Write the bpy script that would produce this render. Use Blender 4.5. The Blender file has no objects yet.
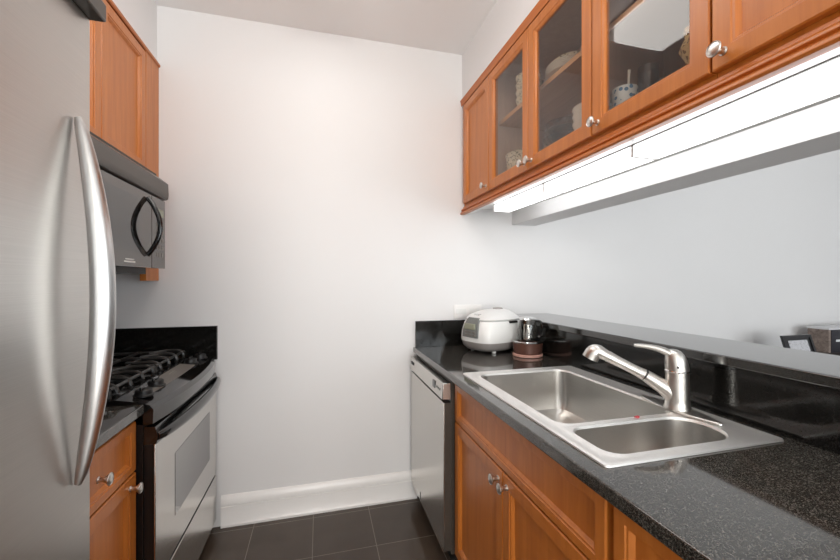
import bpy, bmesh, math, random
from mathutils import Vector, Matrix
random.seed(7)
S = bpy.context.scene
COL = S.collection

# ---------------------------------------------------------------- camera
TH = math.radians(14.9)
cam_d = bpy.data.cameras.new('camera')
cam = bpy.data.objects.new('camera', cam_d)
COL.objects.link(cam)
cam.location = (0, 0, 1.322)
cam.rotation_euler = (math.radians(90), 0, -TH)
cam_d.sensor_width = 36
cam_d.lens = 36 * 377 / 840
cam_d.clip_start = 0.02
S.camera = cam

# ---------------------------------------------------------------- world, light, exposure
W = bpy.data.worlds.new('world')
S.world = W
W.use_nodes = True
W.node_tree.nodes['Background'].inputs[0].default_value = (0.75, 0.87, 1.0, 1)
W.node_tree.nodes['Background'].inputs[1].default_value = 1.0
S.view_settings.view_transform = 'Standard'
S.view_settings.look = 'None'
S.view_settings.gamma = 1
S.view_settings.exposure = 0.24


def area(name, loc, rot, sx, sy, power, color):
    l = bpy.data.lights.new(name, 'AREA')
    l.shape = 'RECTANGLE'
    l.size = sx
    l.size_y = sy
    l.energy = power
    l.color = color
    o = bpy.data.objects.new(name, l)
    o.location = loc
    o.rotation_euler = rot
    COL.objects.link(o)
    return o


# living room daylight, then fill light added behind the photographer at an unseen window
area('window_daylight', (2.8, -3.35, 1.45), (math.radians(97), 0, 0), 3.2, 2.0, 100, (0.90, 0.94, 1.0))
area('window_daylight', (-0.05, -3.35, 1.35), (math.radians(108), 0, 0), 1.6, 2.0, 110, (1.0, 0.985, 0.965))

LAMP = 4.6        # kitchen ceiling lamp emission
TUBE = 3.7        # under-cabinet lamps emission


# ---------------------------------------------------------------- materials
def lin(r, g, b):
    f = lambda v: (v / 255 / 12.92) if v / 255 <= 0.04045 else ((v / 255 + 0.055) / 1.055) ** 2.4
    return (f(r), f(g), f(b), 1)


def new_mat(name):
    m = bpy.data.materials.new(name)
    m.use_nodes = True
    nt = m.node_tree
    return m, nt, nt.nodes['Principled BSDF']


def N(nt, t, **kw):
    n = nt.nodes.new(t)
    for k, v in kw.items():
        if k in n.inputs:
            n.inputs[k].default_value = v
        else:
            setattr(n, k, v)
    return n


def coords(nt, scale=(1, 1, 1)):
    t = N(nt, 'ShaderNodeTexCoord')
    m = N(nt, 'ShaderNodeMapping')
    m.inputs['Scale'].default_value = scale
    g = N(nt, 'ShaderNodeNewGeometry')
    nt.links.new(g.outputs['Position'], m.inputs['Vector'])
    return m.outputs['Vector']


def ramp(nt, fac, stops):
    r = N(nt, 'ShaderNodeValToRGB')
    e = r.color_ramp.elements
    e[0].position, e[0].color = stops[0]
    e[1].position, e[1].color = stops[-1]
    for p, c in stops[1:-1]:
        x = e.new(p)
        x.color = c
    nt.links.new(fac, r.inputs['Fac'])
    return r.outputs['Color']


def bump(nt, bs, h, strength, dist=0.001):
    b = N(nt, 'ShaderNodeBump')
    b.inputs['Strength'].default_value = strength
    b.inputs['Distance'].default_value = dist
    nt.links.new(h, b.inputs['Height'])
    nt.links.new(b.outputs['Normal'], bs.inputs['Normal'])


def simple(name, col, rough=0.5, metal=0.0, var=0.04, scale=30, coat=0.0, bumpv=0.0, spec=0.5):
    m, nt, bs = new_mat(name)
    v = coords(nt)
    n = N(nt, 'ShaderNodeTexNoise', Scale=scale, Detail=3.0)
    nt.links.new(v, n.inputs['Vector'])
    c0 = tuple(max(0, x * (1 - var)) for x in col[:3]) + (1,)
    c1 = tuple(min(1, x * (1 + var)) for x in col[:3]) + (1,)
    nt.links.new(ramp(nt, n.outputs['Fac'], [(0.3, c0), (0.7, c1)]), bs.inputs['Base Color'])
    bs.inputs['Roughness'].default_value = rough
    bs.inputs['Metallic'].default_value = metal
    bs.inputs['Coat Weight'].default_value = coat
    bs.inputs['Specular IOR Level'].default_value = spec
    if bumpv:
        bump(nt, bs, n.outputs['Fac'], bumpv)
    return m


def wood(name, c_dark, c_mid, c_light, rough=0.35, axis='z', coat=0.12):
    m, nt, bs = new_mat(name)
    sc = {'z': (26, 26, 1.6), 'y': (26, 1.6, 26), 'x': (1.6, 26, 26)}[axis]
    v = coords(nt, sc)
    n = N(nt, 'ShaderNodeTexNoise', Scale=1.6, Detail=5.0, Roughness=0.55, Distortion=0.4)
    nt.links.new(v, n.inputs['Vector'])
    v2 = coords(nt, tuple(x * 5 for x in sc))
    n2 = N(nt, 'ShaderNodeTexNoise', Scale=1.5, Detail=3.0)
    nt.links.new(v2, n2.inputs['Vector'])
    mx = N(nt, 'ShaderNodeMath', operation='ADD')
    ml = N(nt, 'ShaderNodeMath', operation='MULTIPLY')
    ml.inputs[1].default_value = 0.25
    nt.links.new(n2.outputs['Fac'], ml.inputs[0])
    nt.links.new(n.outputs['Fac'], mx.inputs[0])
    nt.links.new(ml.outputs[0], mx.inputs[1])
    nt.links.new(ramp(nt, mx.outputs[0], [(0.35, c_dark), (0.6, c_mid), (0.85, c_light)]), bs.inputs['Base Color'])
    bs.inputs['Roughness'].default_value = rough
    bs.inputs['Coat Weight'].default_value = coat
    bs.inputs['Coat Roughness'].default_value = 0.25
    bump(nt, bs, n2.outputs['Fac'], 0.05)
    return m


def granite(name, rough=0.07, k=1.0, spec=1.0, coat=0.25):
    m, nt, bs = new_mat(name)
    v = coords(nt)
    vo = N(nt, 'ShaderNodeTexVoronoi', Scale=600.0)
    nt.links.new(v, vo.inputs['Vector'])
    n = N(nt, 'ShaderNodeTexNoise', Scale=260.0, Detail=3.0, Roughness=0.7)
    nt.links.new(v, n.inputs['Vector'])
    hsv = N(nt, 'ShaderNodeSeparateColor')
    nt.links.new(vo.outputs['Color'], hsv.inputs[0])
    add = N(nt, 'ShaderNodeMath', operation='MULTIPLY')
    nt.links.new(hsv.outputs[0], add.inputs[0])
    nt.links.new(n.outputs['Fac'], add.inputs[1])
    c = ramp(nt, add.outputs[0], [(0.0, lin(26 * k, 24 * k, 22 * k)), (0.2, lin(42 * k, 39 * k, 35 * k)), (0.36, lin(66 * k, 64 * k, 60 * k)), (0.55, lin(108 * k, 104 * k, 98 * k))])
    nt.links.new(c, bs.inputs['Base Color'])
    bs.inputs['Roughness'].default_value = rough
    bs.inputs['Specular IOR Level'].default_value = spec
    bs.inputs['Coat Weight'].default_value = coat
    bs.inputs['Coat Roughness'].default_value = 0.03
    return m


def steel(name, col=(0.60, 0.59, 0.57), rough=0.28, axis='z', br=0.12):
    m, nt, bs = new_mat(name)
    sc = {'z': (700, 700, 3), 'y': (700, 3, 700), 'x': (3, 700, 700)}[axis]
    v = coords(nt, sc)
    n = N(nt, 'ShaderNodeTexNoise', Scale=1.0, Detail=2.0)
    nt.links.new(v, n.inputs['Vector'])
    c0 = tuple(x * 0.96 for x in col) + (1,)
    c1 = tuple(min(1, x * 1.04) for x in col) + (1,)
    nt.links.new(ramp(nt, n.outputs['Fac'], [(0.3, c0), (0.7, c1)]), bs.inputs['Base Color'])
    bs.inputs['Metallic'].default_value = 1
    bs.inputs['Roughness'].default_value = rough
    bump(nt, bs, n.outputs['Fac'], br, 0.0003)
    return m


def glass(name, tint=(0.93, 0.93, 0.91), ior=1.5, rough=0.0):
    m = bpy.data.materials.new(name)
    m.use_nodes = True
    nt = m.node_tree
    nt.nodes.clear()
    out = N(nt, 'ShaderNodeOutputMaterial')
    tr = N(nt, 'ShaderNodeBsdfTransparent')
    tr.inputs['Color'].default_value = tint + (1,)
    gl = N(nt, 'ShaderNodeBsdfGlossy')
    gl.inputs['Roughness'].default_value = rough
    fr = N(nt, 'ShaderNodeFresnel')
    fr.inputs['IOR'].default_value = ior
    mx = N(nt, 'ShaderNodeMixShader')
    ge = N(nt, 'ShaderNodeNewGeometry')
    inv = N(nt, 'ShaderNodeMath', operation='SUBTRACT')
    inv.inputs[0].default_value = 1.0
    nt.links.new(ge.outputs['Backfacing'], inv.inputs[1])
    mu = N(nt, 'ShaderNodeMath', operation='MULTIPLY')
    nt.links.new(fr.outputs[0], mu.inputs[0])
    nt.links.new(inv.outputs[0], mu.inputs[1])
    nt.links.new(mu.outputs[0], mx.inputs[0])
    nt.links.new(tr.outputs[0], mx.inputs[1])
    nt.links.new(gl.outputs[0], mx.inputs[2])
    nt.links.new(mx.outputs[0], out.inputs['Surface'])
    return m


def emit(name, col, strength):
    m, nt, bs = new_mat(name)
    v = coords(nt)
    n = N(nt, 'ShaderNodeTexNoise', Scale=40.0)
    nt.links.new(v, n.inputs['Vector'])
    nt.links.new(ramp(nt, n.outputs['Fac'], [(0, (0.82, 0.82, 0.82, 1)), (1, (0.86, 0.86, 0.86, 1))]), bs.inputs['Base Color'])
    bs.inputs['Emission Color'].default_value = col + (1,)
    bs.inputs['Emission Strength'].default_value = strength
    return m


def tile_mat():
    m, nt, bs = new_mat('dark_floor_tile')
    v = coords(nt)
    mp = N(nt, 'ShaderNodeMapping')
    mp.inputs['Location'].default_value = (0.342, -1.87, 0)
    nt.links.new(v, mp.inputs['Vector'])
    b = N(nt, 'ShaderNodeTexBrick', offset=0.0, offset_frequency=1, squash=1.0)
    b.inputs['Scale'].default_value = 1.0
    b.inputs['Mortar Size'].default_value = 0.0016
    b.inputs['Mortar Smooth'].default_value = 0.1
    b.inputs['Brick Width'].default_value = 0.308
    b.inputs['Row Height'].default_value = 0.308
    b.inputs['Color1'].default_value = lin(74, 63, 54)
    b.inputs['Color2'].default_value = lin(82, 70, 60)
    b.inputs['Mortar'].default_value = lin(128, 118, 108)
    nt.links.new(mp.outputs['Vector'], b.inputs['Vector'])
    n = N(nt, 'ShaderNodeTexNoise', Scale=9.0, Detail=5.0)
    nt.links.new(v, n.inputs['Vector'])
    mix = N(nt, 'ShaderNodeMixRGB', blend_type='MULTIPLY')
    mix.inputs['Fac'].default_value = 0.5
    nt.links.new(b.outputs['Color'], mix.inputs['Color1'])
    nt.links.new(ramp(nt, n.outputs['Fac'], [(0.3, (0.7, 0.7, 0.7, 1)), (0.7, (1, 1, 1, 1))]), mix.inputs['Color2'])
    nt.links.new(mix.outputs[0], bs.inputs['Base Color'])
    bs.inputs['Roughness'].default_value = 0.13
    bump(nt, bs, n.outputs['Fac'], 0.03)
    return m


def pattern_mat(name, base, marks, scale=60.0, thr=0.45):
    m, nt, bs = new_mat(name)
    v = coords(nt)
    vo = N(nt, 'ShaderNodeTexVoronoi', Scale=scale)
    nt.links.new(v, vo.inputs['Vector'])
    c = ramp(nt, vo.outputs['Distance'], [(0.0, marks), (thr, marks), (thr + 0.05, base)])
    nt.links.new(c, bs.inputs['Base Color'])
    bs.inputs['Roughness'].default_value = 0.3
    return m


M = {}
M['wall'] = simple('wall_paint', lin(230, 229, 229), 0.55, var=0.006, scale=3)
M['wall_living'] = simple('living_wall_paint', lin(222, 223, 225), 0.7, var=0.006, scale=3)
M['ceiling'] = simple('ceiling_paint', lin(248, 246, 245), 0.8, var=0.006, scale=3)
M['trim'] = simple('white_trim_paint', lin(240, 238, 236), 0.28, var=0.005, scale=3)
M['floor'] = tile_mat()
M['wood'] = wood('honey_maple', lin(178, 99, 35), lin(189, 110, 42), lin(200, 121, 51))
M['wood_y'] = wood('honey_maple_long', lin(172, 88, 30), lin(184, 100, 36), lin(196, 112, 44), axis='y')
M['wood_red'] = wood('reddish_maple', lin(158, 74, 26), lin(176, 86, 34), lin(192, 100, 42))
M['interior'] = wood('cabinet_interior', lin(186, 162, 144), lin(194, 170, 152), lin(202, 178, 160), 0.5, coat=0)  # lightened: ceiling haze on the glass is put into this colour
M['interior_dark'] = wood('dark_cabinet_interior', lin(126, 98, 82), lin(134, 105, 88), lin(142, 112, 95), 0.5, coat=0)  # same interior, with less of the haze in its colour
M['shelf'] = wood('shelf_board', lin(188, 140, 96), lin(200, 152, 108), lin(212, 164, 120), 0.45, 'y', 0)
M['cream'] = simple('cream_laminate', lin(244, 240, 228), 0.4, var=0.01)  # shelf paled to stand in for the lamp's reflection in the glass
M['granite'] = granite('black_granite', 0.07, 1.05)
M['granite_dark'] = granite('black_granite_slab', 0.10, 0.36, 0.45, 0.0)  # same stone as the counter, darkened for the weaker light on uprights
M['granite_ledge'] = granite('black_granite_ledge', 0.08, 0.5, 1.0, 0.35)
M['steel_z'] = steel('brushed_steel_vertical', rough=0.30)
M['steel_y'] = steel('brushed_steel_long', rough=0.24, axis='y')
M['steel_door'] = steel('brushed_steel_door', (0.66, 0.64, 0.61), 0.25, 'y')
M['fridge'] = steel('fridge_steel', (0.56, 0.545, 0.525), 0.30, 'y', 0.03)
M['sink'] = steel('satin_sink_steel', (0.86, 0.85, 0.83), 0.5, 'y', 0.0)  # rim steel brightened for the strip light it reflects
M['sink_bowl'] = steel('satin_bowl_steel', (0.66, 0.645, 0.62), 0.30, 'y', 0.0)  # same steel as the rim, coloured darker for shade in the bowls
M['nickel'] = steel('satin_nickel', (0.68, 0.655, 0.62), 0.33, 'z', 0.0)
M['handle'] = steel('satin_handle_steel', (0.52, 0.51, 0.50), 0.30, 'z', 0.0)
M['chrome'] = simple('chrome', (0.8, 0.8, 0.8, 1), 0.08, 1.0, var=0.01)
M['black_gloss'] = simple('black_gloss_enamel', lin(16, 15, 15), 0.08, coat=0.5)
M['black_glass'] = simple('black_appliance_glass', lin(20, 19, 18), 0.05, coat=0.6, spec=0.8)
M['cap'] = simple('charcoal_plastic', lin(72, 66, 60), 0.28)
M['black_matte'] = simple('black_plastic', lin(20, 19, 19), 0.4)
M['mw_glass'] = simple('microwave_dark_glass', lin(62, 54, 48), 0.06, coat=0.6, spec=0.8)
M['iron'] = simple('cast_iron', lin(44, 42, 40), 0.30, bumpv=0.1, scale=200)
M['panel_grey'] = simple('graphite_panel', lin(118, 112, 106), 0.3)
M['oven_glass'] = simple('grey_oven_glass', lin(72, 68, 64), 0.08, coat=0.8, spec=0.8)
M['white_plastic'] = simple('white_plastic', lin(238, 238, 236), 0.22, var=0.008)
M['white_lid'] = simple('white_lid_plastic', lin(232, 232, 231), 0.3, var=0.008)
M['grey_plastic'] = simple('warm_grey_plastic', lin(158, 153, 150), 0.35)
M['lcd'] = simple('lcd_green_grey', lin(146, 148, 128), 0.2)
M['btn'] = simple('grey_buttons', lin(118, 120, 118), 0.4)
M['copper'] = simple('brown_bronze', lin(104, 72, 62), 0.3, metal=0.2)
M['pink'] = simple('rose_ring', lin(206, 160, 146), 0.35)
M['glass'] = glass('clear_glass')
M['pane'] = glass('cabinet_glass', (0.90, 0.88, 0.86), 1.75)
M['jug'] = glass('jug_glass', (0.80, 0.79, 0.77), 1.9)
M['lamp'] = emit('lamp_diffuser', (1.0, 0.965, 0.92), LAMP)
M['tube'] = emit('tube_diffuser', (0.97, 0.985, 1.0), TUBE)
M['china'] = simple('white_china', lin(232, 228, 216), 0.2)
M['china_pat'] = pattern_mat('patterned_china', lin(226, 218, 192), lin(120, 112, 84), 95, 0.30)
M['china_grid'] = pattern_mat('basket_pattern_china', lin(222, 214, 188), lin(70, 72, 56), 120, 0.32)
M['mug_blue'] = pattern_mat('blue_pattern_china', lin(206, 214, 214), lin(60, 112, 150), 60, 0.34)
M['gold'] = pattern_mat('gold_foil', lin(206, 180, 128), lin(110, 84, 48), 90, 0.35)
M['red'] = simple('red_rubber', lin(196, 70, 78), 0.4)
M['box_wood'] = wood('weathered_box', lin(96, 84, 78), lin(126, 112, 104), lin(150, 136, 128), 0.6, 'x', 0)
M['box_dark'] = simple('dark_navy_card', lin(34, 33, 42), 0.4)
M['box_top'] = simple('pale_box_top', lin(210, 210, 212), 0.5)
M['frame_black'] = simple('black_frame', lin(26, 25, 28), 0.35)
M['picture'] = pattern_mat('grey_print', lin(196, 196, 200), lin(84, 84, 90), 110, 0.25)
M['mat_white'] = simple('white_mat_board', lin(220, 220, 222), 0.6)
M['dark_wood'] = wood('dark_walnut', lin(40, 32, 30), lin(52, 42, 38), lin(64, 52, 46), 0.4, 'x')
M['cushion'] = simple('white_marking', lin(210, 208, 204), 0.4)
M['caulk'] = simple('shadow_gap_black', lin(10, 10, 10), 0.6)  # black of kicks and gasket; stands for shade in slots and the recess



# ---------------------------------------------------------------- mesh helpers
def wloc(o):
    v = Vector((0, 0, 0))
    while o is not None:
        v += o.location
        o = o.parent
    return v


def finish(bm, smooth_angle=35):
    bmesh.ops.remove_doubles(bm, verts=bm.verts, dist=1e-5)
    bmesh.ops.recalc_face_normals(bm, faces=bm.faces)
    a = math.radians(smooth_angle)
    for f in bm.faces:
        f.smooth = True
    for e in bm.edges:
        if len(e.link_faces) == 2:
            if e.calc_face_angle(0) > a:
                e.smooth = False
        else:
            e.smooth = False


def obj(name, bm, mat, parent=None, label=None, bevel=0.0, seg=2):
    """verts are in world coordinates; they are shifted to the parent's origin"""
    finish(bm)
    me = bpy.data.meshes.new(name)
    o = bpy.data.objects.new(name, me)
    if parent is not None:
        off = wloc(parent)
        o.parent = parent
    else:
        xs = [v.co for v in bm.verts]
        lo = Vector((min(v.x for v in xs), min(v.y for v in xs), min(v.z for v in xs)))
        hi = Vector((max(v.x for v in xs), max(v.y for v in xs), max(v.z for v in xs)))
        off = Vector(((lo.x + hi.x) / 2, (lo.y + hi.y) / 2, lo.z))
        o.location = off
    for v in bm.verts:
        v.co -= off
    bm.to_mesh(me)
    bm.free()
    me.materials.append(M[mat] if isinstance(mat, str) else mat)
    COL.objects.link(o)
    if bevel:
        b = o.modifiers.new('bevel', 'BEVEL')
        b.width = bevel
        b.segments = seg
        b.limit_method = 'ANGLE'
        b.angle_limit = math.radians(40)
        b.harden_normals = False
    if label:
        o['label'] = label
    return o


def thing(name, label, cat, loc, group=None):
    o = bpy.data.objects.new(name, None)
    o.location = loc
    o.empty_display_size = 0.05
    COL.objects.link(o)
    o['label'] = label
    o['category'] = cat
    if group:
        o['group'] = group
    return o


def tag(o, label, cat, group=None):
    o['label'] = label
    o['category'] = cat
    if group:
        o['group'] = group
    return o


def struct(name, bm, mat, parent=None, bevel=0.0):
    o = obj(name, bm, mat, parent, bevel=bevel)
    if parent is None:
        o['kind'] = 'structure'
    return o


def dup(root, loc, label=None, group=None):
    r = root.copy()
    COL.objects.link(r)
    r.location = loc
    if label:
        r['label'] = label
    if group:
        r['group'] = group
    for ch in list(root.children):
        cc = ch.copy()
        COL.objects.link(cc)
        cc.parent = r
        for g in list(ch.children):
            d = g.copy()
            COL.objects.link(d)
            d.parent = cc
    return r


def box(bm, x0, x1, y0, y1, z0, z1):
    v = [bm.verts.new(p) for p in ((x0, y0, z0), (x1, y0, z0), (x1, y1, z0), (x0, y1, z0),
                                   (x0, y0, z1), (x1, y0, z1), (x1, y1, z1), (x0, y1, z1))]
    for f in ((0, 3, 2, 1), (4, 5, 6, 7), (0, 1, 5, 4), (1, 2, 6, 5), (2, 3, 7, 6), (3, 0, 4, 7)):
        bm.faces.new([v[i] for i in f])
    return bm


def B(*boxes):
    bm = bmesh.new()
    for b in boxes:
        box(bm, *b)
    return bm


def ringloft(bm, rings, cap0=True, cap1=True):
    vr = [[bm.verts.new(p) for p in r] for r in rings]
    n = len(vr[0])
    for a, b in zip(vr, vr[1:]):
        for i in range(n):
            j = (i + 1) % n
            bm.faces.new((a[i], a[j], b[j], b[i]))
    if cap0:
        bm.faces.new(list(reversed(vr[0])))
    if cap1:
        bm.faces.new(vr[-1])
    return vr


def lathe(bm, prof, cx, cy, cz, axis='z', n=28, sgn=1):
    """prof: list of (r, h); r=0 closes"""
    prev = None
    for r, h in prof:
        if r < 1e-6:
            p = {'z': (cx, cy, cz + h * sgn), 'x': (cx + h * sgn, cy, cz), 'y': (cx, cy + h * sgn, cz)}[axis]
            cur = [bm.verts.new(p)]
        else:
            cur = []
            for i in range(n):
                t = 2 * math.pi * i / n
                a, b = r * math.cos(t), r * math.sin(t)
                p = {'z': (cx + a, cy + b, cz + h * sgn), 'x': (cx + h * sgn, cy + a, cz + b),
                     'y': (cx + a, cy + h * sgn, cz + b)}[axis]
                cur.append(bm.verts.new(p))
        if prev is not None:
            if len(prev) == 1 and len(cur) > 1:
                for i in range(n):
                    bm.faces.new((prev[0], cur[i], cur[(i + 1) % n]))
            elif len(cur) == 1 and len(prev) > 1:
                for i in range(n):
                    bm.faces.new((prev[i], prev[(i + 1) % n], cur[0]))
            elif len(cur) > 1:
                for i in range(n):
                    bm.faces.new((prev[i], prev[(i + 1) % n], cur[(i + 1) % n], cur[i]))
        prev = cur
    return bm


def tube(bm, pts, rad, n=12, flat=None, up=Vector((0, 0, 1))):
    """sweep; rad may be number or list; flat = (a, b) multipliers of the section"""
    pts = [Vector(p) for p in pts]
    if not isinstance(rad, (list, tuple)):
        rad = [rad] * len(pts)
    rings = []
    for i, p in enumerate(pts):
        t = (pts[min(i + 1, len(pts) - 1)] - pts[max(i - 1, 0)]).normalized()
        s = t.cross(up)
        if s.length < 1e-3:
            s = t.cross(Vector((0, 1, 0)))
        s.normalize()
        u = s.cross(t).normalized()
        fa, fb = flat if flat else (1, 1)
        rings.append([tuple(p + s * math.cos(2 * math.pi * k / n) * rad[i] * fa + u * math.sin(2 * math.pi * k / n) * rad[i] * fb) for k in range(n)])
    ringloft(bm, rings)
    return bm


def catmull(pts, k=8):
    P = [Vector(p) for p in pts]
    out = []
    for i in range(len(P) - 1):
        p0, p1, p2, p3 = P[max(i - 1, 0)], P[i], P[i + 1], P[min(i + 2, len(P) - 1)]
        for j in range(k):
            t = j / k
            out.append(0.5 * ((2 * p1) + (p2 - p0) * t + (2 * p0 - 5 * p1 + 4 * p2 - p3) * t * t + (3 * p1 - p0 - 3 * p2 + p3) * t ** 3))
    out.append(P[-1])
    return out


def rrect(x0, x1, y0, y1, r, z, k=6):
    """rounded rectangle; r = radius or (r at x0y0, x1y0, x1y1, x0y1)"""
    if not isinstance(r, (list, tuple)):
        r = (r,) * 4
    pts = []
    for (cx, cy, a0, rr) in ((x0 + r[0], y0 + r[0], 180, r[0]), (x1 - r[1], y0 + r[1], 270, r[1]),
                             (x1 - r[2], y1 - r[2], 0, r[2]), (x0 + r[3], y1 - r[3], 90, r[3])):
        for i in range(k + 1):
            a = math.radians(a0 + 90 * i / k)
            pts.append((cx + rr * math.cos(a), cy + rr * math.sin(a), z))
    return pts


def supell(cx, cy, rx, ry, z, e=3.0, n=40, zf=None):
    out = []
    for i in range(n):
        t = 2 * math.pi * i / n
        c, s = math.cos(t), math.sin(t)
        x = cx + rx * math.copysign(abs(c) ** (2 / e), c)
        y = cy + ry * math.copysign(abs(s) ** (2 / e), s)
        out.append((x, y, z if zf is None else zf(x, y, z)))
    return out


def prism_y(bm, prof, y0, y1):
    """profile list of (x, z) extruded along y"""
    a = [bm.verts.new((x, y0, z)) for x, z in prof]
    b = [bm.verts.new((x, y1, z)) for x, z in prof]
    n = len(prof)
    for i in range(n):
        j = (i + 1) % n
        bm.faces.new((a[i], a[j], b[j], b[i]))
    bm.faces.new(a)
    bm.faces.new(list(reversed(b)))
    return bm


def prism_x(bm, prof, x0, x1):
    a = [bm.verts.new((x0, y, z)) for y, z in prof]
    b = [bm.verts.new((x1, y, z)) for y, z in prof]
    n = len(prof)
    for i in range(n):
        j = (i + 1) % n
        bm.faces.new((a[i], a[j], b[j], b[i]))
    bm.faces.new(a)
    bm.faces.new(list(reversed(b)))
    return bm


def panel_front(X, n, y0, y1, z0, z1, t=0.02, stile=0.055, glazed=False, rail=None):
    """cabinet front: face at X, outward normal n (+1 / -1), thickness t behind the face"""
    bm = bmesh.new()
    rail = stile if rail is None else rail
    sy = 1

    def ring(i, h, k=0.0):
        a = i * 1.0
        iy = a
        iz = a if a < rail else rail + (a - stile) if a >= stile else rail
        if a >= stile - 0.02:
            iz = rail + (a - stile)
        return [(X - n * h, y0 + iy, z0 + iz), (X - n * h, y1 - iy, z0 + iz), (X - n * h, y1 - iy, z1 - iz), (X - n * h, y0 + iy, z1 - iz)]
    if glazed:
        rs = [ring(0, t), ring(0, 0.003), ring(0.003, 0), ring(stile - 0.014, 0), ring(stile - 0.012, 0.003), ring(stile - 0.006, 0.0035),
              ring(stile, 0.009), ring(stile, t), ring(0, t)]
        vr = [[bm.verts.new(p) for p in r] for r in rs]
        for a, b in zip(vr, vr[1:]):
            for i in range(4):
                j = (i + 1) % 4
                bm.faces.new((a[i], a[j], b[j], b[i]))
    else:
        rs = [ring(0, t), ring(0, 0.003), ring(0.003, 0), ring(stile - 0.014, 0), ring(stile - 0.012, 0.003), ring(stile - 0.007, 0.0035),
              ring(stile, 0.013), ring(stile + 0.001, 0.013)]
        ringloft(bm, rs)
    return bm


KN = [(0, 0), (0.0095, 0), (0.0095, 0.002), (0.0070, 0.004), (0.0066, 0.012), (0.0085, 0.018), (0.0125, 0.0235), (0.0165, 0.0270),
      (0.0168, 0.0290), (0.0152, 0.0310), (0.0140, 0.0302), (0.0125, 0.0310), (0.006, 0.0325), (0, 0.033)]



def knob(parent, X, n, y, z):
    bm = bmesh.new()
    lathe(bm, KN, X, y, z, 'x', 22, n)
    return obj('knob', bm, 'nickel', parent)


# ================================================================ the room
YB = 2.23      # back wall
ZC = 2.74      # ceiling
XL = -1.13     # left kitchen wall
XR = 5.2
YF = -3.2

struct('floor', B((XL - 0.1, XR + 0.1, YF - 0.1, YB + 0.1, -0.1, 0)), 'floor')
struct('ceiling', B((XL - 0.1, XR + 0.1, YF - 0.1, YB + 0.1, ZC, ZC + 0.1)), 'ceiling')
struct('wall_back', B((XL - 0.1, XR + 0.1, YB, YB + 0.1, 0, ZC)), 'wall')
struct('wall_left', B((XL - 0.1, XL, YF, YB, 0, ZC)), 'wall')
struct('wall_right', B((XR, XR + 0.1, YF, YB, 0, ZC)), 'wall_living')
# front wall (behind the photographer) with two unseen windows, the kitchen one added for fill
WIN = [(-0.85, 0.75, 0.45, 2.45), (1.2, 4.4, 0.45, 2.45)]
struct('wall_front', B((XL - 0.1, -0.85, YF - 0.1, YF, 0, ZC), (0.75, 1.2, YF - 0.1, YF, 0, ZC), (4.4, XR + 0.1, YF - 0.1, YF, 0, ZC),
                       (-0.85, 0.75, YF - 0.1, YF, 0, 0.45), (1.2, 4.4, YF - 0.1, YF, 0, 0.45),
                       (-0.85, 0.75, YF - 0.1, YF, 2.45, ZC), (1.2, 4.4, YF - 0.1, YF, 2.45, ZC)), 'wall')
for k, (x0, x1, z0, z1) in enumerate(WIN):
    w = bmesh.new()
    fr = [(x0, x1, YF - 0.07, YF - 0.02, z0, z0 + 0.05), (x0, x1, YF - 0.07, YF - 0.02, z1 - 0.05, z1),
          (x0, x0 + 0.05, YF - 0.07, YF - 0.02, z0 + 0.05, z1 - 0.05), (x1 - 0.05, x1, YF - 0.07, YF - 0.02, z0 + 0.05, z1 - 0.05)]
    nm = 1 if k == 0 else 3
    for q in range(nm):
        xm = x0 + (x1 - x0) * (q + 1) / (nm + 1)
        fr.append((xm - 0.025, xm + 0.025, YF - 0.07, YF - 0.02, z0 + 0.05, z1 - 0.05))
    wo = struct('window_%d' % (k + 1), B(*fr), 'trim')  # first is the added fill window, second the living room's
    obj('pane', B((x0 + 0.04, x1 - 0.04, YF - 0.05, YF - 0.045, z0 + 0.04, z1 - 0.04)), 'glass', wo)

# header beam and half wall between kitchen and living room
HX0, HX1 = 1.216, 1.385
struct('wall_header', B((HX0, HX1, -0.75, YB, 1.682, ZC)), 'wall')
struct('wall_bar', B((1.19, HX1, -0.75, YB, 0, 1.068)), 'wall')
# soffits above the cabinets
struct('wall_soffit_right', B((0.868, HX0, -0.75, YB, 2.447, ZC)), 'wall')
struct('wall_soffit_left', B((XL, -0.812, -0.3, YB, 2.432, ZC)), 'wall')
# baseboard
bp = [(YB, 0), (YB - 0.02, 0), (YB - 0.021, 0.012), (YB - 0.016, 0.02), (YB - 0.0155, 0.106), (YB - 0.010, 0.108), (YB - 0.010, 0.112),
      (YB - 0.016, 0.115), (YB - 0.017, 0.128), (YB - 0.012, 0.142), (YB - 0.009, 0.158), (YB - 0.003, 0.165), (YB, 0.166)]
struct('baseboard_back', prism_x(bmesh.new(), bp, -0.51, 0.57), 'trim')
bp2 = [(y, z) for y, z in bp]
struct('baseboard_living', prism_x(bmesh.new(), bp2, HX1, XR), 'trim')

# kitchen ceiling lamp (just above the frame)
t = thing('ceiling_lamp', 'flush white ceiling lamp above the galley aisle', 'ceiling lamp', (0.025, 1.11, ZC - 0.12))
obj('housing', B((-0.145, 0.195, 0.49, 1.735, ZC - 0.03, ZC)), 'trim', t, bevel=0.004)
bm = bmesh.new()
ringloft(bm, [rrect(-0.14, 0.19, 0.495, 1.73, 0.02, ZC - 0.03), rrect(-0.14, 0.19, 0.495, 1.73, 0.02, ZC - 0.11), rrect(-0.13, 0.18, 0.505, 1.72, 0.02, ZC - 0.12)], cap0=False)
obj('diffuser', bm, 'lamp', t)

# ================================================================ right counter run
ZT = 0.914
CX = 0.55
# sink numbers
SX0, SX1, SY0, SY1 = 0.597, 1.140, 0.683, 1.535
bm = bmesh.new()


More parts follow.
